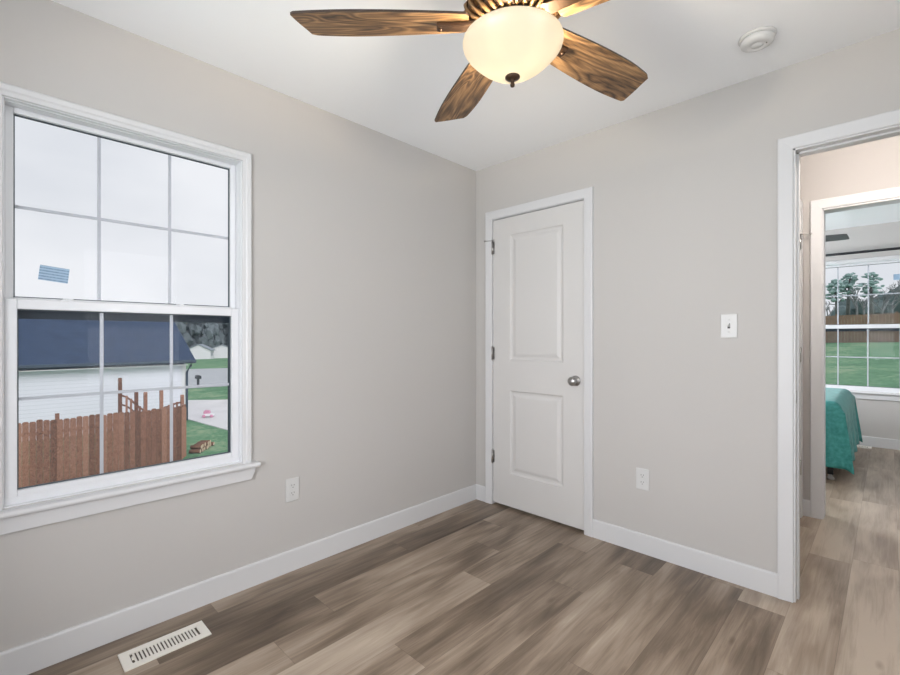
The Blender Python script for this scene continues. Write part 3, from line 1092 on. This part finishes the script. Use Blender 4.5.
def register(loc, rz, L, W, label):
    """local x along the length"""
    root = tag(empty('floor_register', loc, rz), label, 'floor register', 'floor registers')
    bm = bmesh.new()
    hl, hw = L / 2, W / 2
    il, iw = hl - 0.030, hw - 0.028
    for a in ((-hl, hl, -hw, -iw, 0.0005, 0.006), (-hl, hl, iw, hw, 0.0005, 0.006), (-hl, -il, -iw, iw, 0.0005, 0.006), (il, hl, -iw, iw, 0.0005, 0.006)):
        bm_box(bm, *a)
    n = 19
    for i in range(1, n):
        x = -il + 2 * il * i / n
        bm_box(bm, x - 0.0034, x + 0.0034, -iw, iw, 0.0012, 0.0055)
    obj('grille', bm, M['register'], root, 0.001)
    obj('damper', boxes((-il, il, -iw, iw, 0.0004, 0.0010)), M['duct'], root)
    bm = boxes((-il + 0.002, -il + 0.010, -0.012, 0.004, 0.003, 0.011))
    obj('lever', bm, M['register'], root, 0.001)
    return root


register((0.189, -2.064, 0.0), R(90), 0.290, 0.121, 'cream slotted floor register below the big grid window')
register((1.93, 4.150, 0.0), 0, 0.290, 0.121, 'cream floor register by the wall of the far bedroom')

# ------------------------------------------------------------------ stickers on the glass
def sticker(loc, rz, roll, w, h, label):
    bm = bmesh.new()
    bm_box(bm, -0.0002, 0.0002, -w / 2, w / 2, -h / 2, h / 2)
    o = obj('window_sticker', bm, M['sticker'], loc=loc)
    o.rotation_euler = (roll, 0, rz)
    tag(o, label, 'sticker', 'stickers left on the window glass')


sticker((-0.0720, -2.373, 1.441), 0, R(-6), 0.086, 0.056, 'small blue printed sticker on the upper glass of the big window')
sticker((2.270, RY1 + 0.0720, 1.855), R(-90), 0, 0.05, 0.062, 'small blue sticker on the upper glass in the far bedroom')

# ------------------------------------------------------------------ far room: curtain rod, bed, quilt
rod = tag(empty('curtain_rod', (1.95, RY1 - 0.075, 2.142)), 'thin black curtain rod above the far bedroom window', 'curtain rod')
bm = bmesh.new()
bm_tube(bm, [(-1.05, 0, 0), (1.05, 0, 0)], 0.014, 14)
obj('rod', bm, M['blackmetal'], rod)
for sx in (-1, 1):
    bm = bmesh.new()
    bm_lathe(bm, [(0, 0), (0.014, 0), (0.022, sx * 0.014), (0.022, sx * 0.026), (0.012, sx * 0.036), (0, sx * 0.038)], 20, (sx * 1.05, 0, 0), 'x')
    obj('finial', bm, M['blackmetal'], rod)
    bm = bmesh.new()
    bm_tube(bm, [(sx * 0.85, 0, -0.012), (sx * 0.85, 0.045, -0.014), (sx * 0.85, 0.075, -0.014)], 0.006, 8)
    bm_box(bm, sx * 0.85 - 0.012, sx * 0.85 + 0.012, 0.071, 0.075, -0.045, 0.02)
    obj('bracket', bm, M['blackmetal'], rod)

BX1, BY0, BY1, BZ = 1.93, 2.36, 3.76, 0.655
bed = tag(empty('bed', (1.0, 3.06, 0)), 'bed under the teal quilt, black leg showing', 'bed')
obj('mattress', boxes((-0.95, 0.905, -0.68, 0.68, 0.42, 0.645)), M['mattress'], bed, 0.05, 4)
obj('box_spring', boxes((-0.95, 0.90, -0.675, 0.675, 0.20, 0.42)), M['mattress'], bed, 0.02)
obj('frame', boxes((-0.95, 0.89, -0.66, -0.62, 0.165, 0.20), (-0.95, 0.89, 0.62, 0.66, 0.165, 0.20), (0.85, 0.89, -0.62, 0.62, 0.165, 0.20), (-0.95, -0.91, -0.62, 0.62, 0.165, 0.20)), M['bedframe'], bed)
for lx, ly in ((0.855, -0.625), (0.855, 0.625), (-0.90, -0.625), (-0.90, 0.625)):
    lg = obj('leg', boxes((lx - 0.018, lx + 0.018, ly - 0.018, ly + 0.018, 0.045, 0.165)), M['bedframe'], bed)
    bm = bmesh.new()
    bm_lathe(bm, [(0, 0.0), (0.022, 0.0), (0.026, 0.006), (0.026, 0.018), (0.014, 0.026), (0.012, 0.046), (0, 0.046)], 20, (lx, ly, 0))
    obj('glide', bm, M['clearplastic'], lg)


def quilt():
    bm = bmesh.new()
    x_head, hang, rr = 0.06, 0.50, 0.07
    # unroll the cloth: s runs along the bed (to the foot), t across
    Ls = BX1 - x_head
    Lt = BY1 - BY0
    ns, nt = 90, 96
    s_max = Ls + hang
    t_max = Lt / 2 + hang
    grid = []

    def edge(d, L):
        """position outwards and drop for arc length d past a rounded edge at L"""
        if d <= L - rr:
            return d, 0.0
        a = d - (L - rr)
        q = rr * math.pi / 2
        if a < q:
            th = a / rr
            return L - rr + rr * math.sin(th), rr * (1 - math.cos(th))
        return L, rr + (a - q)
    for i in range(ns + 1):
        row = []
        for j in range(nt + 1):
            s = s_max * i / ns
            t = -t_max + 2 * t_max * j / nt
            x, dx = edge(s, Ls)
            y, dy = edge(abs(t), Lt / 2)
            sg = 1 if t >= 0 else -1
            if dx > rr and dy > rr:
                # free corner: hangs straight down as a fold pointing away from the bed corner
                m = min(dx, dy)
                k = m / hang
                drop = max(dx, dy) + 0.05 * k * k * hang
                px = x + 0.015 + 0.035 * k + 0.03 * max(0, dx - rr) / hang
                py = y + 0.015 + 0.035 * k + 0.03 * max(0, dy - rr) / hang
            else:
                drop = max(dx, dy)
                out = 0.0
                k = max(0, drop - rr) / hang
                px, py = x, y
                if dx > rr:
                    px = x + 0.015 + k * (0.030 + 0.022 * math.sin(t * 15.0))
                if dy > rr:
                    py = y + 0.015 + k * (0.030 + 0.022 * math.sin(s * 14.0 + 1.2))
            row.append(bm.verts.new((x_head + px, (BY0 + BY1) / 2 + sg * py, BZ + 0.006 - drop)))
        grid.append(row)
    for i in range(ns):
        for j in range(nt):
            f = bm.faces.new((grid[i][j], grid[i + 1][j], grid[i + 1][j + 1], grid[i][j + 1]))
            f.smooth = True
    o = obj('quilt', bm, M['quilt'])
    so = o.modifiers.new('solid', 'SOLIDIFY')
    so.thickness = 0.006
    so.offset = 1
    return tag(o, 'teal quilt draped over the bed in the far bedroom', 'quilt')


quilt()

# hall ceiling light, just out of sight above the doorway
hl = tag(empty('hall_ceiling_light', (2.28, 0.38, H)), 'flush ceiling light lighting the hall', 'ceiling light')
bm = bmesh.new()
bm_lathe(bm, [(0, 0), (0.15, 0), (0.155, -0.012), (0.15, -0.024), (0, -0.024)], 40)
obj('base', bm, M['nickel'], hl)
bm = bmesh.new()
bm_lathe(bm, [(0.14, -0.024), (0.135, -0.050), (0.10, -0.075), (0.05, -0.088), (0, -0.090)], 40)
obj('shade', bm, M['bowl'], hl)
light('hall_lamp', 'POINT', (2.28, 0.38, H - 0.15), (0, 0, 0), 36, (1.0, 0.92, 0.85), shadow_soft_size=0.12)

# ------------------------------------------------------------------ outdoors
GZ = -2.6


def sstep(a, b, x):
    t = max(0.0, min(1.0, (x - a) / (b - a)))
    return t * t * (3 - 2 * t)


def ground(x, y):
    g1 = GZ - 0.03 * max(0.0, -x - 60)
    g2 = -0.62 + 0.057 * max(0.0, y - 5) + 0.02 * sstep(4, 8, y) * max(-6, min(6, x - 1))
    g1 -= 0.45 * sstep(-14.8, -14.0, x) * (1 - sstep(-12.5, -10.5, x)) * (1 - sstep(1.70, 2.15, y))
    return g1 + (g2 - g1) * sstep(-8, -2.5, x)


def grid_mesh(xs, ys, dz=0.0, flt=None):
    bm = bmesh.new()
    vv = {}
    for i, x in enumerate(xs):
        for j, y in enumerate(ys):
            vv[i, j] = bm.verts.new((x, y, ground(x, y) + dz))
    for i in range(len(xs) - 1):
        for j in range(len(ys) - 1):
            f = bm.faces.new((vv[i, j], vv[i + 1, j], vv[i + 1, j + 1], vv[i, j + 1]))
            f.smooth = True
    return bm


xs = [-260 + 20 * i for i in range(10)] + [-60 + 4 * i for i in range(11)] + [-18 + 0.4 * i for i in range(20)] + [-10 + i for i in range(16)] + [8 + 6 * i for i in range(9)]
ys = [-60 + 8 * i for i in range(7)] + [-6 + 1.5 * i for i in range(5)] + [1.5 + 0.3 * i for i in range(8)] + [4.5 + 1.5 * i for i in range(8)] + [18 + 6 * i for i in range(30)]
struct('lawn', grid_mesh(sorted(set(xs)), sorted(set(ys))), M['grass'], 'green winter lawn outside the windows', 'lawn')


def slab(name, pts, m, dz, label, cat):
    bm = bmesh.new()
    vs = [bm.verts.new((x, y, GZ + dz)) for x, y in pts]
    lo = [bm.verts.new((x, y, GZ - 0.2)) for x, y in pts]
    bm.faces.new(vs)
    for i in range(len(pts)):
        bm.faces.new((vs[i], lo[i], lo[(i + 1) % len(pts)], vs[(i + 1) % len(pts)]))
    return struct(name, bm, m, label, cat)


slab('driveway', [(-20.95, 4.05), (-16.8, 4.42), (-9.0, 5.1), (-9.0, 28), (-26.45, 7.96), (-28.1, 6.08), (-34, -0.5), (-34, -1.6)], M['concrete'], 0.03, 'pale concrete driveway past the white neighbour house', 'driveway')
slab('road', [(-39, -8), (-35.3, 8.4), (-34.7, 11.2), (-26, 49), (-50, 56), (-56.3, 18.9), (-57.8, 15), (-63, -8)], M['asphalt'], 0.03, 'grey road beyond the strip of lawn', 'road')

# neighbour house
nh = tag(empty('neighbour_house', (-20.4, 0, GZ)), 'white sided house with dark blue-grey roof behind the brown fence', 'house')
EX, EZ = 0.45, 2.88           # eave edge (local), relative to GZ
RXx, RZ = -3.75, 5.12
YE = 4.02
bm = bmesh.new()
bm_prism(bm, [(0.0, -0.2), (0.0, 2.62), (-3.75, 4.94), (-7.5, 2.62), (-7.5, -0.2)], -13.0, 3.72, 'y')
obj('wall', bm, M['siding'], nh)
for sgn in (1, -1):
    bm = bmesh.new()
    x_e = EX if sgn == 1 else -7.5 - EX
    bm_prism(bm, [(x_e, EZ - 0.22), (x_e, EZ - 0.08), (RXx, RZ), (RXx, RZ - 0.16)], -13.4, YE, 'y')
    obj('roof', bm, M['roof'], nh)
bm = bmesh.new()
bm_prism(bm, [(EX, EZ - 0.20), (EX + 0.11, EZ - 0.17), (EX + 0.12, EZ - 0.07), (EX, EZ - 0.07)], -13.4, YE, 'y')
obj('gutter', bm, M['gutter'], nh)
bm = bmesh.new()
bm_tube(bm, [(EX + 0.05, 3.84, EZ - 0.18), (EX + 0.03, 3.82, EZ - 0.32), (0.06, 3.78, EZ - 0.62), (0.06, 3.78, 0.1)], 0.05, 8)
obj('downspout', bm, M['gutter'], nh)
obj('corner_trim', boxes((-0.12, 0.03, 3.60, 3.75, -0.2, 2.60)), M['toywhite'], nh)
obj('soffit', boxes((0.0, EX, -13.0, 3.72, 2.58, 2.61)), M['toywhite'], nh)

# brown privacy fence
fx, fy0, fy1, ftop = -14.2, -4.6, 2.04, -1.03
fence = tag(empty('privacy_fence', (fx, fy1, GZ)), 'reddish brown dog-eared picket fence across the big window', 'fence')
hgt = ftop - GZ
pw = 0.139
protos = []
for v in range(3):
    bm = bmesh.new()
    bm_prism(bm, [(-pw / 2 + 0.003, -0.40), (pw / 2 - 0.003, -0.40), (pw / 2 - 0.003, hgt - 0.03), (pw / 2 - 0.032, hgt), (-pw / 2 + 0.032, hgt), (-pw / 2 + 0.003, hgt - 0.03)], -0.009, 0.009, 'x')
    me = obj('picket', bm, M['cedar'], fence)
    protos.append(me)
n = int((fy1 - fy0) / pw)
for i in range(n):
    o = protos[i] if i < 3 else protos[i % 3].copy()
    if i >= 3:
        C.objects.link(o)
        o.parent = fence
    o.location = (random.uniform(-0.004, 0.004), -pw * (i + 0.5), random.uniform(-0.03, 0.03))
for z in (0.35, hgt - 0.35):
    obj('rail', boxes((-0.055, -0.011, fy0 - fy1, 0.0, z - 0.045, z + 0.045)), M['cedar'], fence)
for i in range(4):
    y = -0.05 - 1.58 * 2 * i * 0.99 if i else -0.05
    obj('post', boxes((-0.145, -0.056, y - 0.045, y + 0.045, -0.45, hgt + (0.13 if i else 0.05))), M['cedar'], fence)

# scalloped garden fence behind it: posts, dipping rail and short pickets
sx = -16.0
sfence = tag(empty('garden_fence', (sx, 0, GZ)), 'wooden posts with a sagging scalloped rail behind the brown fence', 'fence')
for y, zt in ((0.58, -0.13), (1.03, -0.62), (1.29, -0.66), (1.76, -0.62), (2.41, -0.85)):
    bm = bmesh.new()
    bm_prism(bm, [(-0.05, 0), (0.05, 0), (0.05, zt - GZ - 0.04), (0.0, zt - GZ), (-0.05, zt - GZ - 0.04)], y - 0.05, y + 0.05, 'y')
    obj('post', bm, M['cedar'], sfence)
bm = bmesh.new()
pts = []
for i in range(15):
    y = 0.63 + (2.36 - 0.63) * i / 14
    if y < 1.45:
        z = -0.72 - 0.62 * sstep(0.6, 1.4, y)
    else:
        z = -1.34 + 0.22 * sstep(1.5, 2.4, y)
    pts.append((0, y, z - GZ))
bm_tube(bm, pts, 0.035, 6)
pts2 = [(p[0], p[1], p[2] - 0.30) for p in pts]
bm_tube(bm, pts2, 0.030, 6)
obj('rail', bm, M['cedar'], sfence)
for i in range(1, 14):
    y, z = pts[i][1], pts[i][2]
    obj('picket', boxes((0.02, 0.035, y - 0.03, y + 0.03, 0.0, z + 0.05)), M['cedar'], sfence)

# woodpile
rnd = random.Random(5)
k = 0
dirv = Vector((-1.0, 0.83, 0)).normalized()
for layer, cnt in ((0, 7), (1, 5)):
    for i in range(cnt):
        ctr = Vector((-14.05, 2.22, 0)) + dirv * ((i + 0.5 * layer) * 0.176 + 0.08)
        r = rnd.uniform(0.060, 0.068)
        L = rnd.uniform(0.26, 0.36)
        bm = bmesh.new()
        bm_tube(bm, [(-L / 2, 0, 0), (L / 2, 0, 0)], r, 12)
        for f in bm.faces:
            if len(f.verts) > 4:
                f.material_index = 1
        o = obj('firewood_log', bm, [M['logbark'], M['logend']], loc=(ctr.x, ctr.y, ground(ctr.x, ctr.y) + 0.072 + layer * 0.118))
        o.rotation_euler = (0, 0, R(50 + rnd.uniform(-3, 3)))
        tag(o, 'short cut log in the woodpile on the lawn at the fence end', 'log', 'logs in the woodpile')

# pink and white toy on the driveway
toy = tag(empty('ride_on_toy', (-21.3 + 0.4, 4.85, GZ + 0.03), R(60)), 'pink and white toy lying on the pale driveway', 'toy')
bm = bmesh.new()
bm_prism(bm, [(-0.42, 0.10), (0.42, 0.10), (0.46, 0.22), (0.20, 0.30), (-0.10, 0.30), (-0.40, 0.26)], -0.2, 0.2, 'y')
obj('body', bm, M['toywhite'], toy, 0.03)
bm = bmesh.new()
bm_prism(bm, [(-0.30, 0.26), (0.16, 0.30), (0.10, 0.52), (-0.20, 0.56), (-0.32, 0.44)], -0.17, 0.17, 'y')
obj('seat', bm, M['pink'], toy, 0.03)
for wx in (-0.26, 0.26):
    for wy in (-0.21, 0.21):
        bm = bmesh.new()
        bm_lathe(bm, [(0, -0.04), (0.10, -0.04), (0.115, -0.02), (0.115, 0.02), (0.10, 0.04), (0, 0.04)], 20, (wx, wy, 0.115), 'y')
        obj('wheel', bm, M['pink'], toy)

toy.scale = (0.62, 0.62, 0.62)

# mailboxes by the road
for i, (mx, my, sc_) in enumerate(((-35.3, 8.75, 0.72), (-35.9, 7.9, 0.55))):
    mb = tag(empty('mailbox', (mx, my, GZ)), ('dark mailbox on a post by the grey road, larger of two' if i == 0 else 'dark mailbox by the grey road, nearer the white house'), 'mailbox', 'mailboxes by the road')
    obj('post', boxes((-0.07, 0.07, -0.07, 0.07, 0, 0.95 * sc_)), M['mailbox'], mb)
    bm = bmesh.new()
    pr = [(k_ * 0.72, z_ * 0.72) for k_, z_ in ((-0.20, 0), (0.20, 0), (0.20, 0.22), (0.14, 0.34), (0, 0.39), (-0.14, 0.34), (-0.20, 0.22))]
    bm_prism(bm, [(a, b + 0.95 * sc_) for a, b in pr], -0.30, 0.30, 'x')
    obj('box', bm, M['mailbox'], mb, 0.01)


# far houses beyond the road
def far_house(x, y, z, w, d, hw, hr, rz, label):
    o = tag(empty('distant_house', (x, y, z), rz), label, 'house', 'far white houses')
    bm = bmesh.new()
    bm_prism(bm, [(-d / 2, -0.5), (d / 2, -0.5), (d / 2, hw), (0, hw + hr * 0.94), (-d / 2, hw)], -w / 2, w / 2, 'y')
    obj('wall', bm, M['farwhite'], o)
    for s in (1, -1):
        bm = bmesh.new()
        bm_prism(bm, [(s * (d / 2 + 0.4), hw - 0.3), (s * (d / 2 + 0.4), hw - 0.1), (0, hw + hr + 0.15), (0, hw + hr)], -w / 2 - 0.3, w / 2 + 0.3, 'y')
        obj('roof', bm, M['farroof'], o)
    for ya, yb in ((-0.28, -0.12), (0.10, 0.26)):
        obj('window', boxes((d / 2, d / 2 + 0.03, w * ya, w * yb, 0.9, 1.9)), M['farroof'], o)


far_house(-140.0, 40.95, ground(-140.0, 40.95), 5.2, 6, 2.7, 1.5, R(62), 'far white house with grey roof just right of the dark roof')
far_house(-146.0, 48.88, ground(-146.0, 48.88), 6.0, 6, 3.0, 1.1, R(70), 'far white house near the right edge of the big window')

# woods beyond the houses: a mass nobody could count
rnd = random.Random(11)
bm = bmesh.new()
for i in range(420):
    y = rnd.uniform(5, 105)
    x = -172 - rnd.uniform(0, 22)
    g = ground(x, y)
    h = rnd.uniform(13.0, 17.5)
    r = rnd.uniform(1.4, 2.3)
    for q in range(4):
        bm_blob(bm, (x + rnd.uniform(-1, 1), y + rnd.uniform(-1.5, 1.5), g + h * (0.14 + 0.24 * q)), r * (1.0 - 0.13 * q), 2, 0.30, (1, 1, 1.5), rnd)
tag(obj('treeline', bm, M['greywood']), 'grey winter woods beyond the far white houses', 'woods', kind='stuff')

# behind the far bedroom: board fence on the hill, pines, bare trees, woods
bf = tag(empty('board_fence', (0, 32, 0)), 'brown board fence across the top of the lawn', 'fence')
bm = bmesh.new()
x = -10.0
while x < 16:
    g = ground(x, 32)
    bm_prism(bm, [(x, g - 0.1), (x + 0.135, g - 0.1), (x + 0.135, g + 1.58 + rnd.uniform(-0.02, 0.02)), (x, g + 1.58)], -0.01, 0.01, 'y')
    x += 0.142
obj('boards', bm, M['fence2'], bf)
for i in range(11):
    x = -10 + 2.5 * i
    g = ground(x, 32)
    obj('post', boxes((x - 0.05, x + 0.05, 0.012, 0.11, g - 0.1, g + 1.66)), M['fence2'], bf)


def pine(x, y, h, crown_r, label, seed):
    rnd = random.Random(seed)
    g = ground(x, y)
    o = tag(empty('pine_tree', (x, y, g)), label, 'tree', 'tall pines beyond the board fence')
    bm = bmesh.new()
    lean = rnd.uniform(-0.3, 0.3)
    bm_tube(bm, [(0, 0, -0.3), (lean * 0.4, 0, h * 0.45), (lean, 0, h * 0.9)], [0.26, 0.20, 0.10], 8)
    for k in range(7):
        z = h * rnd.uniform(0.4, 0.75)
        a = rnd.uniform(0, 6.28)
        L = rnd.uniform(0.8, 1.8)
        bm_tube(bm, [(lean * z / h, 0, z), (lean * z / h + L * math.cos(a), L * math.sin(a), z + rnd.uniform(0.1, 0.8))], [0.07, 0.03], 5)
    obj('trunk', bm, M['bark'], o)
    bm = bmesh.new()
    for k in range(70):
        u = rnd.random()
        zz = h * (0.50 + 0.50 * u)
        rad = crown_r * math.sqrt(max(0.05, 1 - (abs(u - 0.42) / 0.62) ** 2))
        a = rnd.uniform(0, 6.28)
        rr = rad * math.sqrt(rnd.random())
        bm_blob(bm, (lean * 0.8 + rr * math.cos(a), rr * math.sin(a), zz), rnd.uniform(0.18, 0.34), 1, 0.35, (1.1, 1.1, 0.75), rnd)
    obj('crown', bm, M['needles'], o)


def bare_tree(x, y, h, label, seed):
    rnd = random.Random(seed)
    g = ground(x, y)
    bm = bmesh.new()

    def grow(p, d, L, r, lv):
        q = p + d * L
        bm_tube(bm, [p, q], [r, r * 0.65], 5, caps=False)
        if lv == 0:
            return
        for _ in range(3 if lv > 1 else 4):
            nd = (d + Vector((rnd.uniform(-0.8, 0.8), rnd.uniform(-0.8, 0.8), rnd.uniform(-0.15, 0.5)))).normalized()
            grow(p + d * L * rnd.uniform(0.6, 1.0), nd, L * rnd.uniform(0.55, 0.8), r * 0.6, lv - 1)
    grow(Vector((0, 0, -0.2)), Vector((0, 0, 1)), h * 0.36, 0.16, 4)
    o = obj('bare_tree', bm, M['barepale'], loc=(x, y, g))
    tag(o, label, 'tree', 'bare trees beyond the board fence')


pine(-3.2, 84, 6.1, 1.05, 'tall pine left of the others over the board fence', 1)
pine(-2.21, 86, 6.7, 1.15, 'tall pine in the middle over the board fence', 2)
pine(0.45, 85, 6.4, 1.3, 'tall pine by the right muntin over the board fence', 3)
for i, (bx, y, h) in enumerate(((-3.82, 78, 4.6), (-0.94, 80, 5.6), (-0.12, 76, 4.6), (1.53, 79, 4.8), (2.45, 77, 5.4), (3.69, 82, 6.2))):
    lab = ['bare tree at the left edge of the far bedroom window', 'bare tree between the middle and right pines, the taller', 'bare tree between the middle and right pines, the shorter',
           'bare tree just right of the right pine', 'bare tree near the right edge of the far bedroom window', 'bare tree behind the right frame of the far window'][i]
    bare_tree(bx, y, h, lab, 20 + i)
bm = bmesh.new()
for i in range(180):
    y = rnd.uniform(104, 122)
    x = rnd.uniform(-45, 40)
    g = ground(x, y)
    h = rnd.uniform(2.6, 4.6) + (1.2 if x > 2 else 0)
    bm_blob(bm, (x, y, g + h * 0.35), rnd.uniform(1.6, 2.6), 2, 0.18, (1, 1, 0.9 * h / 3.4), rnd)
tag(obj('woods', bm, M['hillwood']), 'dark grey-green wooded hill behind the pines', 'woods', kind='stuff')
